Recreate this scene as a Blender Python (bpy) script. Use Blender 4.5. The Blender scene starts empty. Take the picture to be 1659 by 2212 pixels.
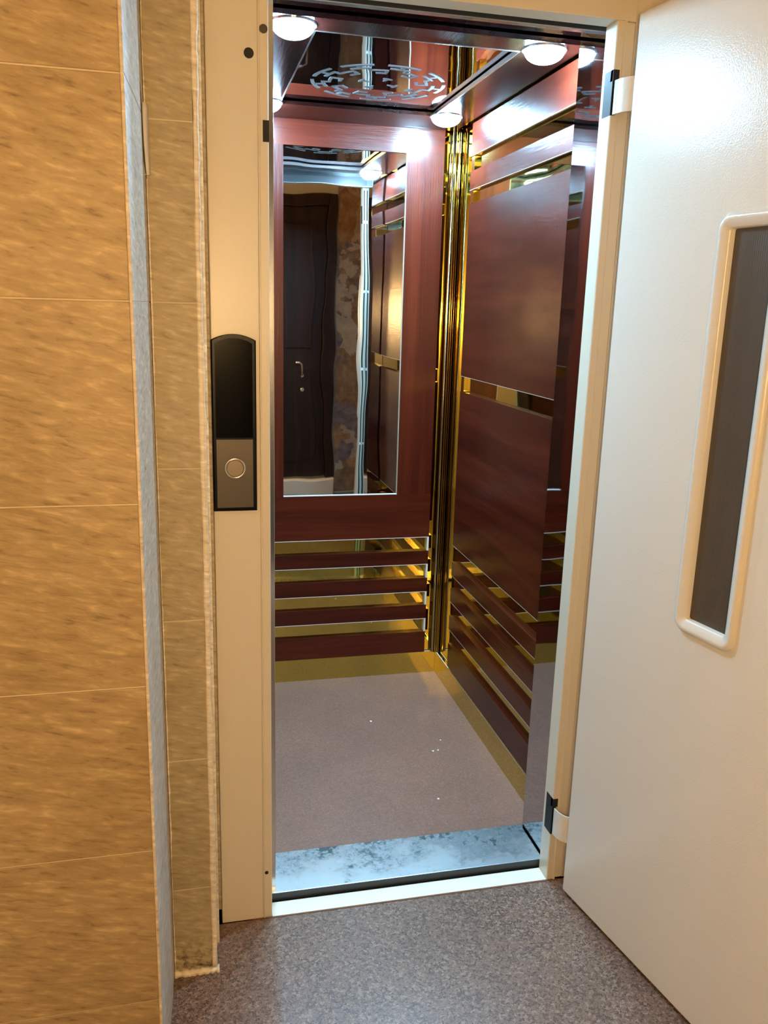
import bpy, bmesh, math, random
from mathutils import Vector, Matrix
random.seed(7)
C = bpy.context.scene.collection
SC = bpy.context.scene

# ------------------------------------------------------------------ helpers
class MB:
    """collects geometry in world space; build() links it as ONE mesh object"""
    def __init__(s): s.v=[]; s.f=[]; s.m=[]; s.sm=[]
    def add(s, vs, fs, mi=0, smooth=False):
        o=len(s.v); s.v += [tuple(v) for v in vs]
        for f in fs: s.f.append(tuple(i+o for i in f)); s.m.append(mi); s.sm.append(smooth)
        return s
    def box(s, x0,x1,y0,y1,z0,z1, mi=0, M=None):
        vs=[(x,y,z) for z in (z0,z1) for y in (y0,y1) for x in (x0,x1)]
        if M is not None: vs=[M@Vector(v) for v in vs]
        return s.add(vs,[(0,2,3,1),(4,5,7,6),(0,1,5,4),(2,6,7,3),(0,4,6,2),(1,3,7,5)],mi)
    def prism(s, pts, z0, z1, mi=0, smooth=False):
        n=len(pts)
        vs=[(x,y,z0) for x,y in pts]+[(x,y,z1) for x,y in pts]
        fs=[tuple(reversed(range(n))),tuple(range(n,2*n))]
        s.add(vs,fs,mi)
        s.add(vs,[(i,(i+1)%n,n+(i+1)%n,n+i) for i in range(n)],mi,smooth)
        return s
    def loops(s, rings, mi=0, close=True, capa=False, capb=False, smooth=True):
        n=len(rings[0]); vs=[p for r in rings for p in r]; fs=[]
        for k in range(len(rings)-1):
            for i in range(n if close else n-1):
                j=(i+1)%n; fs.append((k*n+i,k*n+j,(k+1)*n+j,(k+1)*n+i))
        if capa: fs.append(tuple(reversed(range(n))))
        if capb: fs.append(tuple(range((len(rings)-1)*n,len(rings)*n)))
        return s.add(vs,fs,mi,smooth)
    def tube(s, pts, r, n=10, mi=0):
        rings=[]; pts=[Vector(p) for p in pts]
        for i,p in enumerate(pts):
            t=(pts[min(i+1,len(pts)-1)]-pts[max(i-1,0)]).normalized()
            a=t.orthogonal().normalized() if i==0 else (a-t*a.dot(t)).normalized()
            b=t.cross(a); rr=r[i] if isinstance(r,(list,tuple)) else r
            rings.append([p+(a*math.cos(2*math.pi*k/n)+b*math.sin(2*math.pi*k/n))*rr for k in range(n)])
        return s.loops(rings,mi,True,True,True)
    def disc(s, c, axis, r, h, n=28, mi=0, bev=0.0):
        """short cylinder starting at c, going h along axis"""
        ax=Vector(axis).normalized(); a=ax.orthogonal().normalized(); b=ax.cross(a); c=Vector(c)
        prof=[(r,0),(r,h-bev),(r-bev,h)] if bev else [(r,0),(r,h)]
        rings=[[c+ax*t+(a*math.cos(2*math.pi*k/n)+b*math.sin(2*math.pi*k/n))*q for k in range(n)] for q,t in prof]
        return s.loops(rings,mi,True,True,True,smooth=False)
    def build(s, name, mats, parent=None, bevel=0.0, seg=2):
        me=bpy.data.meshes.new(name); off=Vector((0,0,0))
        if parent is not None:
            off=wloc(parent)
        me.from_pydata([Vector(v)-off for v in s.v],[],s.f)
        if not isinstance(mats,(list,tuple)): mats=[mats]
        for m in mats: me.materials.append(m)
        for p,mi,sm in zip(me.polygons,s.m,s.sm): p.material_index=mi; p.use_smooth=sm
        bm=bmesh.new(); bm.from_mesh(me); bmesh.ops.recalc_face_normals(bm,faces=bm.faces); bm.to_mesh(me); bm.free()
        o=bpy.data.objects.new(name,me); C.objects.link(o)
        if parent is not None: o.parent=parent
        if bevel:
            b=o.modifiers.new('bevel','BEVEL'); b.width=bevel; b.segments=seg; b.limit_method='ANGLE'; b.angle_limit=math.radians(40)
        return o
def wloc(o):
    v=Vector((0,0,0))
    while o is not None: v+=o.location; o=o.parent
    return v
def thing(name,label,cat,loc=(0,0,0),group=None):
    o=bpy.data.objects.new(name,None); C.objects.link(o); o.location=loc; o.empty_display_size=.05
    return tag(o,label,cat,group)
def tag(o,label,cat,group=None):
    o['label']=label; o['category']=cat
    if group: o['group']=group
    return o
def struct(o,label=None,cat=None):
    o['kind']='structure'
    if label: o['label']=label
    if cat: o['category']=cat
    return o

# ------------------------------------------------------------------ materials
def new(name):
    m=bpy.data.materials.new(name); m.use_nodes=True; nt=m.node_tree
    return m, nt, nt.nodes['Principled BSDF']
def N(nt,t,**k):
    n=nt.nodes.new(t)
    for a,v in k.items():
        if hasattr(n,a): setattr(n,a,v)
        else: n.inputs[a.replace('_',' ')].default_value=v
    return n
def ramp(nt,fac,stops):
    r=nt.nodes.new('ShaderNodeValToRGB'); e=r.color_ramp.elements
    while len(e)<len(stops): e.new(.5)
    for i,(p,c) in enumerate(stops): e[i].position=p; e[i].color=(*c,1)
    nt.links.new(fac,r.inputs['Fac']); return r
def coords(nt,scale=(1,1,1),rot=(0,0,0)):
    t=nt.nodes.new('ShaderNodeTexCoord'); m=nt.nodes.new('ShaderNodeMapping')
    m.inputs['Scale'].default_value=scale; m.inputs['Rotation'].default_value=rot
    nt.links.new(t.outputs['Object'],m.inputs['Vector']); return m.outputs['Vector']
def noise(nt,vec,scale,detail=4,rough=.55,dist=0):
    n=nt.nodes.new('ShaderNodeTexNoise'); n.inputs['Scale'].default_value=scale; n.inputs['Detail'].default_value=detail
    n.inputs['Roughness'].default_value=rough; n.inputs['Distortion'].default_value=dist
    nt.links.new(vec,n.inputs['Vector']); return n.outputs['Fac']
def bump(nt,b,h,dist,strength=1):
    n=nt.nodes.new('ShaderNodeBump'); n.inputs['Distance'].default_value=dist; n.inputs['Strength'].default_value=strength
    nt.links.new(h,n.inputs['Height']); nt.links.new(n.outputs['Normal'],b.inputs['Normal']); return n
def mixc(nt,fac,a,b,mode='MIX'):
    n=nt.nodes.new('ShaderNodeMix'); n.data_type='RGBA'; n.blend_type=mode
    for sock,v in ((n.inputs[0],fac),(n.inputs[6],a),(n.inputs[7],b)):
        if hasattr(v,'links'): nt.links.new(v,sock)
        elif isinstance(v,(int,float)): sock.default_value=v
        else: sock.default_value=(*v,1)
    return n.outputs[2]
def plain(name,col,rough=.5,metal=0,spec=.5,coat=0):
    m,nt,b=new(name); b.inputs['Base Color'].default_value=(*col,1); b.inputs['Roughness'].default_value=rough
    b.inputs['Metallic'].default_value=metal; b.inputs['Specular IOR Level'].default_value=spec
    b.inputs['Coat Weight'].default_value=coat; return m
def glow(name,col,strength):
    m,nt,b=new(name); b.inputs['Base Color'].default_value=(.9,.9,.9,1)
    b.inputs['Emission Color'].default_value=(*col,1); b.inputs['Emission Strength'].default_value=strength; return m

def mat_tile(name,lo,mid,hi,streak=-.22,dirt=False):
    m,nt,b=new(name)
    v=coords(nt,(1,1,1),(0,streak,0)); 
    s=nt.nodes.new('ShaderNodeMapping'); s.inputs['Scale'].default_value=(6,6,34); nt.links.new(v,s.inputs['Vector'])
    n1=noise(nt,s.outputs['Vector'],1.6,5,.6,.6)
    n2=noise(nt,coords(nt,(1,1,1)),4.0,3,.5)
    r=ramp(nt,n1,[(.30,lo),(.5,mid),(.70,hi)])
    c=mixc(nt,.4,r.outputs['Color'],ramp(nt,n2,[(.3,lo),(.7,hi)]).outputs['Color'])
    if dirt:
        t=nt.nodes.new('ShaderNodeTexCoord'); sx=nt.nodes.new('ShaderNodeSeparateXYZ'); nt.links.new(t.outputs['Object'],sx.inputs[0])
        mr=N(nt,'ShaderNodeMapRange'); mr.inputs['From Min'].default_value=.10; mr.inputs['From Max'].default_value=.01
        nt.links.new(sx.outputs['Z'],mr.inputs['Value'])
        mm=N(nt,'ShaderNodeMath',operation='MULTIPLY'); nt.links.new(mr.outputs[0],mm.inputs[0])
        nt.links.new(ramp(nt,noise(nt,coords(nt),45,4,.6),[(.48,(0,0,0)),(.62,(1,1,1))]).outputs['Color'],mm.inputs[1])
        c=mixc(nt,mm.outputs[0],c,(.06,.04,.02))
    s2=nt.nodes.new('ShaderNodeMapping'); s2.inputs['Scale'].default_value=(30,30,120); nt.links.new(v,s2.inputs['Vector'])
    n3=noise(nt,s2.outputs['Vector'],1.0,4,.55,.3)
    c=mixc(nt,1,c,ramp(nt,n3,[(.24,(.52,.46,.40)),(.40,(.92,.90,.88)),(.56,(1.03,1.03,1.03)),(.74,(1.42,1.42,1.46))]).outputs['Color'],'MULTIPLY')
    nt.links.new(c,b.inputs['Base Color']); b.inputs['Roughness'].default_value=.55
    bump(nt,b,n3,.0012,.8); return m
def mat_granite(name,base,dark,light,scale,rough,gloss=.5):
    m,nt,b=new(name); v=coords(nt)
    vo=N(nt,'ShaderNodeTexVoronoi'); vo.inputs['Scale'].default_value=scale; vo.inputs['Randomness'].default_value=1
    wob=nt.nodes.new('ShaderNodeVectorMath'); wob.operation='ADD'
    nn=nt.nodes.new('ShaderNodeTexNoise'); nn.inputs['Scale'].default_value=scale*.7; nt.links.new(v,nn.inputs['Vector'])
    sc=nt.nodes.new('ShaderNodeVectorMath'); sc.operation='SCALE'; sc.inputs['Scale'].default_value=1.3/scale
    nt.links.new(nn.outputs['Color'],sc.inputs[0]); nt.links.new(v,wob.inputs[0]); nt.links.new(sc.outputs[0],wob.inputs[1])
    nt.links.new(wob.outputs[0],vo.inputs['Vector'])
    sp=nt.nodes.new('ShaderNodeSeparateColor'); nt.links.new(vo.outputs['Color'],sp.inputs[0])
    r=ramp(nt,sp.outputs[0],[(0,dark),(.22,dark),(.36,base),(.80,base),(.90,light)])
    n=noise(nt,v,scale*1.8,3,.6)
    c=mixc(nt,.55,r.outputs['Color'],ramp(nt,n,[(.36,dark),(.52,base),(.70,light)]).outputs['Color'])
    big=noise(nt,v,3.5,3)
    c=mixc(nt,.35,c,mixc(nt,1,c,ramp(nt,big,[(.35,(.72,.72,.76)),(.65,(1.15,1.08,1.05))]).outputs['Color'],'MULTIPLY'))
    nt.links.new(c,b.inputs['Base Color']); b.inputs['Roughness'].default_value=rough; b.inputs['Specular IOR Level'].default_value=gloss
    return m
def mat_wood(name,axis,rough=.25):
    m,nt,b=new(name)
    sc={'x':(1.2,14,22),'y':(14,1.2,22),'z':(26,26,.9)}[axis]
    v=coords(nt,sc); n1=noise(nt,v,1.6,6,.6,.8); n2=noise(nt,coords(nt,tuple(q*.35 for q in sc)),1.3,3,.5,.4)
    r=ramp(nt,n1,[(.28,(.022,.0027,.0014)),(.5,(.052,.0062,.0028)),(.75,(.105,.0165,.0062))])
    c=mixc(nt,.5,r.outputs['Color'],ramp(nt,n2,[(.35,(.026,.0031,.0016)),(.65,(.092,.0130,.0050))]).outputs['Color'])
    nt.links.new(c,b.inputs['Base Color']); b.inputs['Roughness'].default_value=rough
    b.inputs['Specular IOR Level'].default_value=.30
    fine=noise(nt,coords(nt,tuple(q*6 for q in sc)),1.5,4,.6)
    bump(nt,b,fine,.0006,.7); return m
def mat_mirror(name,col,rough=.02,wave=.0009,scale=4.0,stretch=(1,1,1)):
    m,nt,b=new(name); b.inputs['Base Color'].default_value=(*col,1); b.inputs['Metallic'].default_value=1; b.inputs['Roughness'].default_value=rough
    if wave: bump(nt,b,noise(nt,coords(nt,stretch),scale,1,.4),wave,1)
    return m

M={}
M['tile']=mat_tile('tile_near',(.25,.175,.082),(.34,.245,.12),(.44,.34,.195))
M['tile_far']=mat_tile('tile_strip',(.30,.245,.14),(.37,.305,.175),(.43,.36,.22),-.22,True)
M['grout']=plain('grout',(.60,.50,.34),.85)
M['plaster']=mat_tile('plaster',(.64,.55,.40),(.78,.69,.52),(.86,.77,.60))
M['grey']=mat_tile('grey_edge',(.54,.47,.37),(.60,.525,.415),(.68,.60,.49))
M['dark']=plain('dark_void',(.006,.005,.005),.7)
M['crack']=plain('crack',(.05,.045,.04),.8)
M['floor']=mat_granite('granite',(.19,.116,.082),(.026,.020,.016),(.36,.26,.20),190,.3)
M['cabfloor']=mat_granite('speckled_sheet',(.25,.122,.082),(.16,.08,.056),(.34,.19,.14),260,.36)
M['frame']=plain('beige_enamel',(.66,.60,.48),.32)
M['reveal']=M['frame']
def mat_door():
    m,nt,b=new('white_enamel'); b.inputs['Base Color'].default_value=(.70,.665,.59,1); b.inputs['Roughness'].default_value=.23
    b.inputs['Specular IOR Level'].default_value=.5
    bump(nt,b,noise(nt,coords(nt),330,2,.5),.0005,.55); return m
M['door']=mat_door()
M['steel']=mat_mirror('sill_steel',(.62,.66,.70),.16,.0,4)
def mat_sill():
    m,nt,b=new('scuffed_steel'); b.inputs['Metallic'].default_value=1
    v=coords(nt); n=noise(nt,v,75,6,.7,.3); n2=noise(nt,v,13,3,.5,.3)
    ad=N(nt,'ShaderNodeMath',operation='MULTIPLY_ADD'); nt.links.new(n2,ad.inputs[0]); ad.inputs[1].default_value=.75; nt.links.new(n,ad.inputs[2])
    tc=nt.nodes.new('ShaderNodeTexCoord'); sx=nt.nodes.new('ShaderNodeSeparateXYZ'); nt.links.new(tc.outputs['Object'],sx.inputs[0])
    mr=N(nt,'ShaderNodeMapRange'); mr.inputs['From Min'].default_value=-.64; mr.inputs['From Max'].default_value=-.49; mr.inputs['To Min'].default_value=.12; mr.inputs['To Max'].default_value=-.17
    nt.links.new(sx.outputs['Y'],mr.inputs['Value']); ad0=ad
    ad=N(nt,'ShaderNodeMath',operation='ADD'); nt.links.new(ad0.outputs[0],ad.inputs[0]); nt.links.new(mr.outputs[0],ad.inputs[1])
    mott=ramp(nt,ad.outputs[0],[(.62,(.10,.105,.105)),(.74,(.40,.43,.44)),(.80,(.68,.73,.75)),(.95,(.80,.84,.86))])
    nt.links.new(mott.outputs['Color'],b.inputs['Base Color'])
    rr=ramp(nt,ad.outputs[0],[(.68,(.5,.5,.5)),(.80,(.30,.30,.30)),(.95,(.34,.34,.34))]); nt.links.new(rr.outputs['Color'],b.inputs['Roughness'])
    bump(nt,b,n2,.0012,.5); return m
M['sill']=mat_sill()
M['wood_x']=mat_wood('mahogany_along','x'); M['wood_y']=mat_wood('mahogany_side','y'); M['wood_z']=mat_wood('mahogany_upright','z')
M['gold']=mat_mirror('gold_mirror',(.62,.51,.13),.03,.0016,4.5)
M['goldd']=mat_mirror('gold_moulding',(.28,.185,.045),.05,.0,4)
M['chrome']=mat_mirror('chrome_mirror',(.56,.56,.58),.03,.0012,4.0)
M['mirror']=mat_mirror('mirror_steel',(.62,.61,.60),.015,.0011,4.2,(1.2,1,.8))
M['ceil']=mat_mirror('ceiling_steel',(.56,.55,.60),.02,.0010,5)
M['etch']=plain('etched',(.11,.11,.125),.6,0)
M['trimlight']=plain('pale_edge',(.75,.70,.64),.4)
M['slatedge']=plain('slat_edge',(.34,.27,.20),.45)
M['ringwood']=mat_wood('polished_mahogany','y',.14)
for n in M['ringwood'].node_tree.nodes:
    if n.type=='VALTORGB':
        for e in n.color_ramp.elements: e.color=(e.color[0]*.28,e.color[1]*.45,e.color[2]*.8,1)
M['alu']=plain('aluminium',(.85,.87,.9),.25,1)
M['blackp']=plain('black_plastic',(.004,.004,.004),.3,0,.12)
M['blackg']=plain('black_glass',(.002,.002,.002),.12,0,.05)
M['plate']=plain('satin_plate',(.085,.072,.055),.35,.5)
M['btn']=plain('button_face',(.20,.165,.12),.35,.6)
M['ring']=plain('button_ring',(.95,.85,.68),.12,1)
M['lintel']=plain('slate_metal',(.035,.04,.045),.35,.3)
M['lip']=plain('dark_lip',(.06,.065,.07),.4,.6)
M['bulb']=glow('cool_bulb',(.39,.72,1.0),850)
M['lamp']=glow('warm_lamp',(1.0,.625,.27),144)
M['whitepl']=plain('white_plastic',(.8,.8,.8),.4)
M['wall']=plain('hall_paint',(.72,.66,.54),.8)
M['darkdoor']=mat_wood('dark_door_wood','z',.45)
nt=M['darkdoor'].node_tree
for n in nt.nodes:
    if n.type=='VALTORGB':
        for e in n.color_ramp.elements: e.color=(e.color[0]*.45,e.color[1]*1.3,e.color[2]*1.5,1)
M['stone']=plain('cream_step',(.78,.68,.52),.6)
M['pale_speck']=plain('speck',(.9,.85,.75),.7)
def mat_pane():
    m,nt,b=new('ribbed_glass'); b.inputs['Base Color'].default_value=(.075,.060,.045,1); b.inputs['Roughness'].default_value=.3
    w=N(nt,'ShaderNodeTexWave'); w.inputs['Scale'].default_value=70; w.bands_direction='Y'
    nt.links.new(coords(nt),w.inputs['Vector']); bump(nt,b,w.outputs['Fac'],.0006,.5); return m
M['pane']=mat_pane()
def mat_mural():
    m,nt,b=new('mural_paint'); v=coords(nt)
    vo=N(nt,'ShaderNodeTexVoronoi'); vo.inputs['Scale'].default_value=3.6
    d=nt.nodes.new('ShaderNodeVectorMath'); d.operation='ADD'
    nn=nt.nodes.new('ShaderNodeTexNoise'); nn.inputs['Scale'].default_value=5; nn.inputs['Detail'].default_value=5; nt.links.new(v,nn.inputs['Vector'])
    nt.links.new(v,d.inputs[0]); nt.links.new(nn.outputs['Color'],d.inputs[1]); nt.links.new(d.outputs[0],vo.inputs['Vector'])
    sp=nt.nodes.new('ShaderNodeSeparateColor'); nt.links.new(vo.outputs['Color'],sp.inputs[0])
    r=ramp(nt,sp.outputs[0],[(0,(.30,.14,.05)),(.2,(.55,.42,.30)),(.38,(.12,.10,.16)),(.55,(.42,.18,.06)),(.72,(.22,.12,.06)),(.9,(.60,.48,.36))])
    r.color_ramp.interpolation='CONSTANT'
    c=mixc(nt,.4,r.outputs['Color'],ramp(nt,noise(nt,v,14,5,.7),[(.35,(.08,.05,.03)),(.65,(.6,.42,.25))]).outputs['Color'])
    nt.links.new(c,b.inputs['Base Color']); b.inputs['Roughness'].default_value=.6; return m
M['mural']=mat_mural()

# ------------------------------------------------------------------ dimensions (metres; x right, y into the lift, z up)
TH=.2997; Z0=.2034            # tile course height, first joint
LX0,LX1=.206,.902             # clear opening
HZ=1.976                      # underside of header
CX0,CX1=.200,.979             # cabin inside
CY1=1.278; CZ=2.016
HALL_B=-2.15; HALL_H=2.62
rows=[Z0+TH*k for k in range(-1,9)]

# ------------------------------------------------------------------ hall shell
mb=MB().box(-1.6,2.1,HALL_B-.1,-.0015,-.06,0)
struct(mb.build('floor',M['floor']),'speckled brown granite landing floor in front of the lift','floor')
mb=MB().box(-1.6,2.1,HALL_B-.1,.2,HALL_H,HALL_H+.05)
struct(mb.build('ceiling',M['wall']),'cream painted ceiling of the hall','ceiling')

def tile_courses(mb,x0,x1,y,zr,gap=.0026,depth=.010,inset=.0022,mi=0,back=1,y1=None):
    zs=[z for z in zr if 0.0<z<HALL_H]; zs=[0.0]+zs+[HALL_H]
    for a,b in zip(zs[:-1],zs[1:]):
        mb.box(x0,x1,y,y+depth,a+gap/2,b-gap/2,mi)
    mb.box(x0+.001,x1-.0002,y+inset,(y1 if y1 else y+.06),0.0,HALL_H,back)
# near pier (left of picture)
mb=MB(); tile_courses(mb,-.637,-.0352,-.421,rows,y1=.0); tile_courses(mb,-1.24,-.640,-.421,rows,y1=.0); tile_courses(mb,-1.6,-1.243,-.421,rows,y1=.0)
struct(mb.build('wall_left',[M['tile'],M['grout']],None,.0012),'orange beige stone tiled pier at the left, nearest the viewer','wall')
# grey return edge between the near pier and the narrow strip
tr=struct(thing('trim_1','grey painted corner edging running up the side of the tiled pier','corner trim',(-.03,-.3,0)))
mb=MB()
for a,b in ((0,1.4020-.001),(1.4020+.001,1.7017-.001),(1.7017+.001,HALL_H)):
    mb.prism([(-.0347,-.4245),(-.0325,-.4255),(-.0300,-.4245),(-.0165,-.136),(-.0352,-.136)],a,b)
mb.build('edging',M['grey'],tr,.0007)
mb=MB().prism([(-.0350,-.4225),(-.0325,-.4238),(-.0312,-.4225),(-.0180,-.137),(-.0350,-.137)],0,HALL_H); mb.build('joint_filler',M['trimlight'],tr)
mb=MB(); L=[];
for i in range(13):
    t=i/12; z=1.722-.112*t; w=.004+.020*math.sin(math.pi*min(1,t*1.15+.06))**.8*(.6+.4*t)
    yc=-.152+.0*t
    L.append([(-.0172+.0,yc-w,z),(-.0110,yc-w*.4,z),(-.0085,yc+.010,z),(-.0168,yc+.011,z)])
mb.loops(L,0,True,True,True); mb.build('lifted_flake',M['trimlight'],tr)
mb=MB(); mb.tube([(-.0190-.0,-.186,1.745),(-.0178,-.178,1.70),(-.0172,-.176,1.66),(-.0165,-.170,1.63),(-.0148,-.150,1.605)],[.0006,.0011,.0012,.0014,.0006],6)
mb.build('crack',M['crack'],tr)
# narrow recessed strip
mb=MB(); tile_courses(mb,-.0149,.0640,-.134,rows,gap=.003,depth=.012,inset=.0015,y1=-.02)
struct(mb.build('wall_front_left',[M['tile_far'],M['grout']],None,.001),'narrow olive beige tiled strip between the grey edging and the lift frame','wall')
# ragged plaster bead along both edges of the strip
mb=MB(); n=150; L=[]
ph=[random.uniform(0,6.28) for _ in range(6)]
def wob(z,k,a): return a*(math.sin(z*7+ph[k])+.7*math.sin(z*19+ph[k+1])+.5*math.sin(z*53+ph[k+2]))
for i in range(n+1):
    z=.006+(HALL_H-.01)*i/n; j=random.uniform(-1,1)
    xl=.0632+wob(z,0,.0006)+.0006*j; xr=.0745+wob(z,3,.0009)+.0009*random.uniform(-1,1)
    L.append([(xl,-.1335,z),(xl+.002,-.1372+.0006*j,z),(xr-.002,-.1368,z),(xr,-.131,z),(xr,-.06,z),(xl,-.06,z)])
mb.loops(L,0,True,True,True,smooth=True)
L=[]
for i in range(n+1):
    z=.006+(HALL_H-.01)*i/n; j=random.uniform(-1,1)
    xr=-.0128+wob(z,2,.0006)+.0007*j
    L.append([(-.0164,-.134,z),(-.0150,-.1372,z),(xr-.0008,-.1366,z),(xr,-.1335,z)])
mb.loops(L,0,True,True,True,smooth=True)
struct(mb.build('trim_2',M['plaster']),'ragged cream plaster filler along the edges of the narrow tiled strip','plaster filler')
# plaster heap / skirt of grout at foot of strip
mb=MB(); L=[]
for i in range(25):
    x=-.016+.094*i/24; h=.006+.004*random.random(); d=.012+.006*random.random()
    L.append([(x,-.134,0.0004),(x,-.134-d,0.0004),(x,-.134-d*.5,h*.7),(x,-.1335,h)])
mb.loops(L,0,True,True,True); struct(mb.build('trim_3',M['plaster']),'crumbly mortar at the foot of the narrow tiled strip','mortar')
# wall behind frame, above, right
mb=MB().box(.0745,2.1,.012,.046,2.16,HALL_H).box(1.10,2.1,.012,.046,0,2.16)
struct(mb.build('wall_front_right',M['tile_far'],None),'tiled wall around the lift frame, behind the open door','wall')
mb=MB().box(.066,.0815,-.06,.05,0,2.16).box(.0780,.0990,.049,.06,0,2.16); struct(mb.build('wall_front_return',M['plaster']),'rough plaster reveal beside the lift frame','wall')
mb=MB().box(2.1,2.15,HALL_B-.1,.05,0,HALL_H); struct(mb.build('wall_right',M['wall']),'painted side wall of the hall at the right','wall')
mb=MB().box(-1.65,-1.6,HALL_B-.1,-.4,0,HALL_H); struct(mb.build('wall_side',M['wall']),'painted side wall of the hall at the left','wall')
mb=MB().box(-1.6,2.1,HALL_B-.1,HALL_B,0,HALL_H); struct(mb.build('wall_back',M['wall']),'beige wall of the hall behind the viewer, seen in the mirror','wall')
# shaft darkness
mb=MB().box(-.1,1.3,.30,1.5,-.42,-.40).box(-.1,1.3,.002,.02,-.42,-.062)
struct(mb.build('wall_shaft',M['dark']),'black lift shaft behind the threshold gap','shaft')

# hall door seen in the mirror
d=thing('door_1','dark brown wooden house door reflected at the left of the lift mirror','door',(.72,HALL_B,0)); struct(d)
mb=MB(); y=HALL_B
mb.box(.30,.375,y+.001,y+.05,.12,2.2).box(1.07,1.145,y+.001,y+.05,.12,2.2).box(.375,1.07,y+.001,y+.05,2.12,2.2); mb.build('door_casing',M['darkdoor'],d,.004)
mb=MB().box(.377,1.068,y+.001,y+.03,.13,2.118)
for zz in ((.25,.95),(1.1,1.98)):
    for xx in ((.46,.70),(.76,.86+.13)): mb.box(xx[0],xx[1],y+.03,y+.04,*zz)
mb.build('door_leaf',M['darkdoor'],d,.006)
mb=MB().disc((.91,y+.031,.90),(0,1,0),.012,.045).tube([(.91,y+.072,1.0-.1),(.89,y+.078,.985),(.87,y+.078,1.0),(.84,y+.078,1.0)],.009)
mb.build('door_handle',M['alu'],d)
mb=MB().disc((.925,y+.031,.79),(0,1,0),.016,.012,bev=.003); mb.build('lock',M['alu'],d)
mb=MB().box(.25,1.14,HALL_B+.001,HALL_B+.09,0.0005,.115); tag(mb.build('doorstep',M['stone'],None,.006),'cream stone step under the dark house door, low in the mirror','step')
mu=thing('wall_mural','tall colourful painted panel reflected beside the dark door in the mirror','mural',(1.55,HALL_B,.02))
MB().box(1.16,2.0,HALL_B+.001,HALL_B+.014,.02,2.38).build('painted_panel',M['mural'],mu)

# ------------------------------------------------------------------ landing door frame
fr=thing('door_frame','beige enamelled steel frame around the open lift doorway','door frame',(.55,.02,0))
mb=MB()
mb.box(.0905,.1862,0,.048,0,2.16); 
mb.build('left_post',M['frame'],fr,.0022)
mb=MB().prism([(.1858,.048),(.1858,.0005),(.1864,-.0018),(.1882,-.0018),(.1892,.0010),(.2040,.0010),(.2060,.003),(.2060,.048)],0,2.0); mb.build('left_stop',M['frame'],fr)
mb=MB().prism([(.9020,.048),(.9020,.0022),(.9035,.0),(.9175,.0),(.9190,-.0028),(.9225,-.0028),(.9238,.0),(.9250,.006),(.9440,.006),(.9440,.048)],0,HZ); mb.build('right_post',M['frame'],fr)
mb=MB().box(.9446,1.098,.004,.048,0,2.16); mb.build('right_flange',M['frame'],fr,.001)
mb=MB().box(.2064,.9440,0,.048,HZ+.0005,2.16); mb.build('header',M['frame'],fr,.0022)
mb=MB().box(LX0+.0005,LX1-.0005,.0,.0478,-.03,.0015); mb.build('threshold',plain('pale_threshold',(.80,.74,.62),.35),fr,.001)
mb=MB().box(.16,.93,-.0045,-.0002,-.01,.0012); mb.build('rust_edge',plain('rust',(.16,.07,.03),.8),fr)
for (x,z,r,nm,mm) in ((.1695,1.852,.0092,'screw_hole','dark'),(.1965,1.895,.0078,'screw','plate'),(.1935,.121,.0042,'screw_hole','dark')):
    MB().disc((x,-.0001 if x<.187 else .0009,z),(0,-1,0),r,.0009,24).build(nm,M[mm],fr)
MB().box(.1945,.2064,.0002,.016,1.702,1.740).build('latch_slot',M['dark'],fr)
for z0,z1 in ((1.800,1.886),(.132,.230)):
    MB().box(.9012,.9115,.0,.036,z0,z1).box(.9012,.9150,-.0008,.01,z1-.022,z1).build('hinge_slot',M['dark'],fr)

MB().box(.9065,.9125,.0482,.0494,.01,1.96).build('gap_shade',M['dark'],fr)  # black strip put in for the shade of the gap behind the frame
for z_ in (.35,.72,1.10,1.48,1.80): MB().box(.9055,.9135,.0482,.0502,z_,z_+.012).build('gap_tick',M['whitepl'],fr)  # added white tabs for the pale ticks breaking that dark gap line
# ------------------------------------------------------------------ open landing door
HX,HY=.9198,-.0536; DA=1.3851; DW=.80; DT=.045
ux,uy=math.cos(DA),-math.sin(DA); nx,ny=-math.sin(DA),-math.cos(DA)   # n faces the viewer side (towards -x)
def D(u,n,z): return (HX+ux*u+nx*n, HY+uy*u+ny*n, z)
dr=thing('elevator_door','open white steel lift door with a slim dark window','door',(HX,HY,0))
U=[0,.299,.3995,DW]; Z=[.010,.831,1.5555,1.975]
mb=MB()
for side in (0,1):
    n=0 if side==0 else -DT
    for i in range(3):
        for j in range(3):
            if (i,j)==(1,1): continue
            q=[D(U[i],n,Z[j]),D(U[i+1],n,Z[j]),D(U[i+1],n,Z[j+1]),D(U[i],n,Z[j+1])]
            mb.add(q,[(0,1,2,3)])
def strip(pts):
    for a,b in zip(pts,pts[1:]+pts[:1]):
        mb.add([D(a[0],0,a[1]),D(b[0],0,b[1]),D(b[0],-DT,b[1]),D(a[0],-DT,a[1])],[(0,1,2,3)])
strip([(U[i],Z[0]) for i in range(4)]+[(U[3],Z[j]) for j in (1,2,3)]+[(U[i],Z[3]) for i in (2,1,0)]+[(U[0],Z[j]) for j in (2,1)])
strip([(U[1],Z[1]),(U[2],Z[1]),(U[2],Z[2]),(U[1],Z[2])])
o=mb.build('door_panel',M['door'],dr)
bm=bmesh.new(); bm.from_mesh(o.data); bmesh.ops.remove_doubles(bm,verts=bm.verts,dist=1e-5); bmesh.ops.recalc_face_normals(bm,faces=bm.faces); bm.to_mesh(o.data); bm.free()
b=o.modifiers.new('bevel','BEVEL'); b.width=.003; b.segments=3; b.limit_method='ANGLE'; b.angle_limit=math.radians(40)
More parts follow.
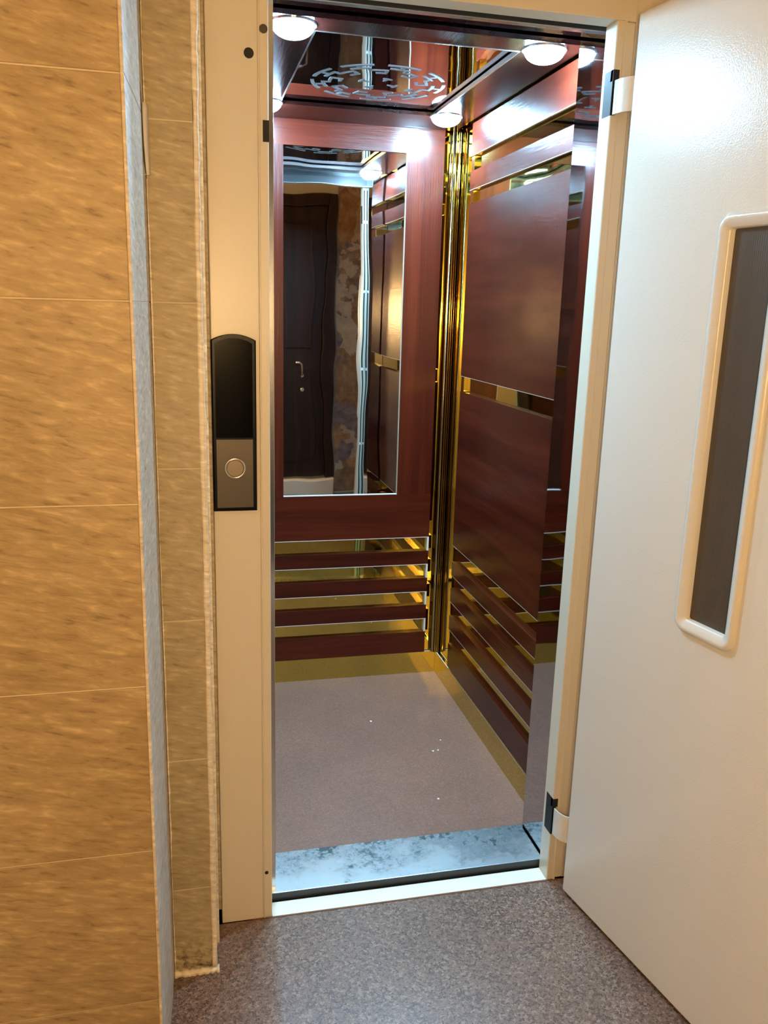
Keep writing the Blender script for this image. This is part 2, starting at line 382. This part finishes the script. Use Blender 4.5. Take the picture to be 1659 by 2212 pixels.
def rrect(e,r,n,seg=7):
    u0,u1,z0,z1=U[1]-e,U[2]+e,Z[1]-e,Z[2]+e; P=[]
    for cu,cz,a0 in ((u1-r,z1-r,0),(u0+r,z1-r,90),(u0+r,z0+r,180),(u1-r,z0+r,270)):
        for k in range(seg+1):
            a=math.radians(a0+90*k/seg); P.append(D(cu+r*math.cos(a),n,cz+r*math.sin(a)))
    return P
prof=[(.0270,.030,-.001),(.0262,.0295,.0022),(.0225,.026,.0065),(.0180,.022,.0085),(.0130,.017,.0080),(.0070,.011,.0040),(.0020,.006,.0020),(-.0006,.004,-.001),(-.0012,.004,-.014)]
mb=MB().loops([rrect(e,r,n) for e,r,n in prof],0,True); mb.build('window_frame',M['door'],dr)
mb=MB(); q0=[D(u,-.010,z) for u,z in ((U[1],Z[1]),(U[2],Z[1]),(U[2],Z[2]),(U[1],Z[2]))]; q1=[D(u,-.016,z) for u,z in ((U[1],Z[1]),(U[2],Z[1]),(U[2],Z[2]),(U[1],Z[2]))]
mb.loops([q0,q1],0,True,True,True,smooth=False); mb.build('window_pane',M['pane'],dr)
for nm,z0,z1 in (('hinge',1.800,1.864),('hinge',.138,.208)):
    path=[(.9036,-.0050),(.9033,-.0075),(.9030,-.010),(.9045,-.022),(.9080,-.033),(.9130,-.042),(.9190,-.0485),(.9262,-.0515)]
    t=.004; outer=[]; inner=[]
    for i,(x,y) in enumerate(path):
        a=path[max(0,i-1)]; b2=path[min(len(path)-1,i+1)]; dx,dy=b2[0]-a[0],b2[1]-a[1]; l=math.hypot(dx,dy)
        outer.append((x,y)); inner.append((x-dy/l*t*-1*-1 if False else x+(-dy/l)*-t*-1, y+(dx/l)*t))
    # keep the plate thickness on the wall side
    inner=[]
    for i,(x,y) in enumerate(path):
        a=path[max(0,i-1)]; b2=path[min(len(path)-1,i+1)]; dx,dy=b2[0]-a[0],b2[1]-a[1]; l=math.hypot(dx,dy)
        inner.append((x-dy/l*t, y+dx/l*t))
    MB().prism(outer+inner[::-1],z0,z1,0,True).build(nm,M['door'],dr)

# ------------------------------------------------------------------ call button panel
cp=thing('call_button_panel','black arched call panel with one round steel button, on the left frame post','call panel',(.133,0,1.16))
def arch(x0,x1,z0,z1,rise,n=14):
    P=[(x0,z0),(x1,z0),(x1,z1)]
    for k in range(1,n):
        t=k/n; P.append((x1+(x0-x1)*t, z1+rise*(1-(2*t-1)**2)))
    P.append((x0,z1)); return P
def plate(P,y0,y1,bev=.0):
    mb=MB(); n=len(P); cx=sum(p[0] for p in P)/n; cz=sum(p[1] for p in P)/n
    rings=[[(x,y0,z) for x,z in P],[(x,y1+bev,z) for x,z in P]]
    if bev:
        sx=1-2*bev/(max(p[0] for p in P)-min(p[0] for p in P)); sz=1-2*bev/(max(p[1] for p in P)-min(p[1] for p in P))
        rings.append([(cx+(x-cx)*sx,y1,cz+(z-cz)*sz) for x,z in P])
    return mb.loops(rings,0,True,True,True,smooth=False)
plate(arch(.0895,.1775,.990,1.334,.012),-.0002,-.013,.003).build('housing',M['blackp'],cp)
plate(arch(.0970,.1700,1.142,1.328,.0105),-.0131,-.0142).build('display_glass',M['blackg'],cp)
plate([(.0970,.998),(.1700,.998),(.1700,1.1385),(.0970,1.1385)],-.0131,-.0146,.0004).build('faceplate',M['plate'],cp)
bt=MB().disc((.1335,-.0147,1.080),(0,-1,0),.0170,.003,36,bev=.0008).build('button',M['btn'],cp)
mb=MB(); rings=[]
for k in range(48):
    a=2*math.pi*k/48; ca,sa=math.cos(a),math.sin(a)
    rings.append([(.1335+ca*(.0193+.0020*math.cos(b_)),-.0160+.0022*math.sin(b_),1.080+sa*(.0193+.0020*math.cos(b_))) for b_ in [2*math.pi*q/10 for q in range(10)]])
rings.append(rings[0]); mb.loops(rings); mb.build('button_ring',M['ring'],bt)

# ------------------------------------------------------------------ lift cabin
cab=thing('elevator_cabin','mahogany and gold lift cabin behind the doorway','elevator',(.589,.7,0))
MB().box(CX0-.02,CX1+.012,.2105,CY1+.02,-.05,0).build('cabin_floor',M['cabfloor'],cab)
sl=MB().box(.2080,.9140,.0560,.2100,.0175,.0205).box(.2080,.9140,.0545,.0565,.0000,.0200,1).build('sill',[M['sill'],M['lip']],cab,.0008)
MB().box(.2080,.9140,.0570,.2100,-.05,.0170).build('sill_support',M['dark'],cab)
# back wall
bw=MB().box(CX0-.02,CX1+.03,1.2840,1.30,0,2.05).build('back_wall',M['gold'],cab)
WB=1.2680; bx0,bx1=.243,.9320
MX0,MX1,MZ0,MZ1=.3765,.8010,.7290,1.9215
# upper board is a frame around the mirror: two stiles and two rails
MB().box(bx0,MX0,WB,1.2835,MZ0,MZ1).build('wood_stile',M['wood_z'],bw)
MB().box(MX1,bx1,WB,1.2835,MZ0,MZ1).build('wood_stile',M['wood_z'],bw)
MB().box(bx0,bx1,WB,1.2835,MZ1,2.0135).build('wood_rail',M['wood_x'],bw)
MB().box(bx0,bx1,WB,1.2835,.5595,MZ0).build('wood_rail',M['wood_x'],bw)
slots=[(.5060,.5595),(.3970,.4510),(.2870,.3400),(.1760,.2290)]
boards=[(.4510,.5060),(.3400,.3970),(.2290,.2870),(.0905,.1760)]
for a,b_ in boards: MB().box(bx0,bx1,WB,1.2835,a,b_).build('wood_slat',M['wood_x'],bw)
for a,b_ in slots:
    MB().box(bx0,bx1,WB-.0004,WB+.006,b_-.0001,b_+.0018).build('slat_edge',M['trimlight'],bw)
    MB().box(bx1-.0065,bx1,WB-.0003,1.2835,a+.0005,b_-.0005).build('end_cap',M['trimlight'],bw)
MB().box(CX0,CX1-.0005,CY1-.002,1.2835,.0,.0880).build('skirting',M['gold'],bw)
MB().box(CX0,CX1-.0005,CY1-.0024,1.2790,.0880,.0900).build('skirting_edge',M['trimlight'],bw)
# grooved gold corner moulding
prof=[]; rr=.030; ccx,ccy=CX1+.006,CY1+.002
for k in range(41):
    a=math.pi+math.pi/2*k/40; q=rr+.0022*math.cos(k/40*math.pi*6)
    prof.append((ccx+q*math.cos(a),ccy+q*math.sin(a)))
prof.append((ccx,ccy))
MB().prism(prof,.091,2.010,0,True).build('corner_moulding',M['goldd'],bw)
a=math.pi*1.25; px_,py_=ccx+(rr+.002)*math.cos(a),ccy+(rr+.002)*math.sin(a)
MB().tube([(px_,py_,.092),(px_,py_,2.008)],.0016,8).build('corner_bead',M['alu'],bw)
# side walls
def side(name,s):
    X=(lambda x:x) if s>0 else (lambda x:2*.5895-x)
    def bx(x0,x1,*r): 
        a,b_=sorted((X(x0),X(x1))); return MB().box(a,b_,*r)
    w=bx(.9880,1.004,.07,1.2838,0,2.05).build(name,M['gold'],cab)
    y0,y1=.225,1.100; f,g=.9735,.9878
    for a,b_ in ((1.8960,1.9960),(1.7900,1.8490)): bx(f,g,y0,y1,a,b_).build('wood_slat',M['wood_y'],w)
    for a,b_ in ((1.1830,1.7480),(.5720,1.1310)): bx(f,g,y0,y1,a,b_).build('wood_panel',M['wood_y'],w)
    for a,b_ in ((.4580,.5105),(.3560,.4100),(.2470,.3030),(.1020,.1930)): bx(f,g,y0,y1,a,b_).build('wood_slat',M['wood_y'],w)
    for t in (1.8960,1.7900,1.1830,.5720,.4580,.3560,.2470): bx(f-.0004,f+.006,y0,y1,t-.0001,t+.0012).build('slat_edge',M['slatedge'],w)
    for a,b_ in ((1.851,1.894),(1.750,1.788),(1.133,1.181)): bx(f+.003,g,y1-.028,y1,a,b_).build('end_cap',M['gold'],w)
    bx(.9785,.9879,.211,CY1-.003,0,.0880).build('skirting',M['gold'],w)
    bx(.9785,.9815,.211,CY1-.003,.0880,.0900).build('skirting_edge',M['trimlight'],w)
    return w
side('right_wall',1); side('left_wall',-1)
MB().box(.9180,.9870,.0680,.2050,-.0,2.010).build('mirrored_post',M['chrome'],cab,.0006)
MB().box(.1980,.2215,.0680,.2050,-.0,2.010).build('steel_post',M['steel'],cab,.0008)
MB().box(.195,.985,.0640,.0672,1.9740,2.06).box(.195,.985,.0636,.0790,1.9715,1.9738,1).build('lintel',[M['lintel'],M['alu']],cab)
# ceiling
ce=MB().box(CX0-.02,CX1+.03,.0675,1.2835,CZ,CZ+.03).build('cabin_ceiling',M['ceil'],cab)
RX0,RX1,RY0,RY1=.215,.9655,.258,1.262; IX0,IX1,IY0,IY1=.342,.832,.346,1.070; R0,R1=2.0015,2.0120
MB().box(RX0,IX0,RY0,RY1,R0,R1).build('trim_board',M['ringwood'],ce)
MB().box(IX1,RX1,RY0,RY1,R0,R1).build('trim_board',M['ringwood'],ce)
MB().box(IX0,IX1,RY0,IY0,R0,R1).build('trim_board',M['ringwood'],ce)
MB().box(IX0,IX1,IY1,RY1,R0,R1).build('trim_board',M['ringwood'],ce)
t=.0035
mb=MB().box(IX0,IX0+t,IY0,IY1,R0-.001,R1).build('board_edging',M['alu'],ce)
MB().box(IX1-t,IX1,IY0,IY1,R0-.001,R1).build('board_edging',M['alu'],ce)
MB().box(IX0+t,IX1-t,IY0,IY0+t,R0-.001,R1).build('board_edging',M['alu'],ce)
# etched round key-pattern medallion on the ceiling
mb=MB(); mc=(.589,.800); NS=9; S=2*math.pi/NS; zt,zb=CZ-.0001,CZ-.0012
def arc(r0,r1,a0,a1):
    k=max(2,int(abs(a1-a0)/.05)); P=[]
    for i in range(k+1): a=a0+(a1-a0)*i/k; P.append((mc[0]+r1*math.cos(a),mc[1]+r1*math.sin(a)))
    for i in range(k,-1,-1): a=a0+(a1-a0)*i/k; P.append((mc[0]+r0*math.cos(a),mc[1]+r0*math.sin(a)))
    for i in range(k):
        q=[P[i],P[i+1],P[2*k-i],P[2*k+1-i]]; mb.prism(q,zb,zt)
def rad(r0,r1,a,w=.007):
    h=w/2/((r0+r1)/2); arc(r0,r1,a-h,a+h)
for s_ in range(NS):
    a=s_*S
    arc(.179,.189,a-.36*S,a+.36*S); rad(.160,.181,a,.010)
    arc(.150,.160,a-.26*S,a+.26*S); rad(.133,.153,a+.22*S,.009); arc(.131,.140,a+.24*S,a+.74*S)
    rad(.112,.133,a+.70*S,.009); arc(.103,.112,a+.35*S,a+.75*S); 
for s_ in range(4):
    a=s_*math.pi/2+.3; arc(.050,.058,a-.25,a+.25); rad(.030,.050,a)
mb.build('etched_medallion',M['etch'],ce)

# wall mirror, set into the back wall
mi=thing('wall_mirror','tall rectangular mirror in the mahogany back wall of the lift','mirror',(.589,1.275,.729))
MB().box(MX0+.0005,MX1-.0005,1.2740,1.2834,MZ0+.0005,MZ1-.0005).build('glass',M['mirror'],mi)
MB().box(MX0+.0005,MX1-.0005,1.2690,1.2738,MZ0+.0005,MZ0+.0035).build('edge_bead',M['trimlight'],mi)
MB().box(MX1-.003,MX1-.0005,1.2690,1.2738,MZ0+.0036,MZ1-.0005).build('edge_bead',M['slatedge'],mi)

# ------------------------------------------------------------------ lamps in the cabin ceiling
def bulb(x,y,lab):
    t_=thing('ceiling_light',lab,'light',(x,y,R0),'bulbs at the corners of the cabin ceiling')
    MB().disc((x,y,R0-.0002),(0,0,-1),.0525,.0035,32,bev=.001).build('base_ring',M['alu'],t_)
    mb=MB(); rings=[]
    for k in range(9):
        a=math.pi/2*k/8; r=.0465*math.cos(a)+1e-4; h=.0265*math.sin(a)
        rings.append([(x+r*math.cos(2*math.pi*q/32),y+r*math.sin(2*math.pi*q/32),R0-.0038-h) for q in range(32)])
    mb.loops(rings,0,True,True,True); mb.build('bulb',M['bulb'],t_)
bulb(.290,.315,'glowing bulb at the front left corner of the cabin ceiling')
bulb(.880,.315,'glowing bulb at the front right corner of the cabin ceiling, above the doorway hinge')
bulb(.870,1.060,'glowing bulb at the back right corner of the cabin ceiling')
bulb(.300,1.060,'glowing bulb at the back left corner of the cabin ceiling, hidden by the frame')

# hall wall lamp
LXX,LYY,LZZ=.05,HALL_B,1.25
hl=thing('wall_lamp','warm globe wall lamp of the hall, behind the viewer','lamp',(LXX,LYY,LZZ))
MB().disc((LXX,LYY+.0005,LZZ),(0,1,0),.06,.02,32,bev=.005).tube([(LXX,LYY+.02,LZZ),(LXX,LYY+.06,LZZ-.01),(LXX,LYY+.12,LZZ-.01),(LXX,LYY+.14,LZZ+.025)],.009).build('bracket',M['alu'],hl)
mb=MB(); rings=[]
for k in range(13):
    a=-math.pi/2+math.pi*k/12; rr=.105*math.cos(a)+1e-4
    rings.append([(LXX+rr*math.cos(2*math.pi*q/28),LYY+.14+rr*math.sin(2*math.pi*q/28),LZZ+.13+.105*math.sin(a)) for q in range(28)])
mb.loops(rings,0,True,True,True); mb.build('globe_shade',M['lamp'],hl)

# small pale specks on the cabin floor
def speck(x,y,r,z=0.0):
    mb=MB(); pts=[(x+r*random.uniform(.6,1.2)*math.cos(a),y+r*random.uniform(.6,1.2)*math.sin(a)) for a in [k*math.pi/3 for k in range(6)]]
    mb.prism(pts,z+.0003,z+.0025); return mb.build('speck',M['pale_speck'])
for x,y,r,lab in ((.640,.905,.0045,'pale crumb alone in the middle of the cabin floor'),
                  (.797,.670,.0035,'left one of two pale specks side by side on the cabin floor'),
                  (.815,.672,.0035,'right one of two pale specks side by side on the cabin floor'),
                  (.842,.735,.003,'tiny crumb nearest the gold skirting on the cabin floor'),
                  (.245,.415,.004,'pale crumb close to the left post on the cabin floor'),
                  (.735,.400,.0035,'pale crumb on the cabin floor, just behind the steel sill')):
    tag(speck(x,y,r),lab,'speck')

# ------------------------------------------------------------------ world, camera, view
w=bpy.data.worlds.new('World'); SC.world=w; w.use_nodes=True
w.node_tree.nodes['Background'].inputs[0].default_value=(1,.8,.6,1); w.node_tree.nodes['Background'].inputs[1].default_value=.0
cx,cy,cz,yaw,pit,rol,f=.0385,-1.7172,1.4005,.2349,-.2357,.0281,1819.92
fw=Vector((math.sin(yaw)*math.cos(pit),math.cos(yaw)*math.cos(pit),math.sin(pit)))
r0=Vector((math.cos(yaw),-math.sin(yaw),0)); u0=r0.cross(fw)
r=r0*math.cos(rol)+u0*math.sin(rol); u=-r0*math.sin(rol)+u0*math.cos(rol)
cd=bpy.data.cameras.new('camera'); co=bpy.data.objects.new('camera',cd); C.objects.link(co)
co.matrix_world=Matrix(((r.x,u.x,-fw.x,cx),(r.y,u.y,-fw.y,cy),(r.z,u.z,-fw.z,cz),(0,0,0,1)))
cd.sensor_fit='HORIZONTAL'; cd.sensor_width=36; cd.lens=36*f/1659; cd.clip_start=.02
SC.camera=co
SC.view_settings.view_transform='Standard'; SC.view_settings.look='None'; SC.view_settings.gamma=1; SC.view_settings.exposure=0
SC.view_settings.use_curve_mapping=False
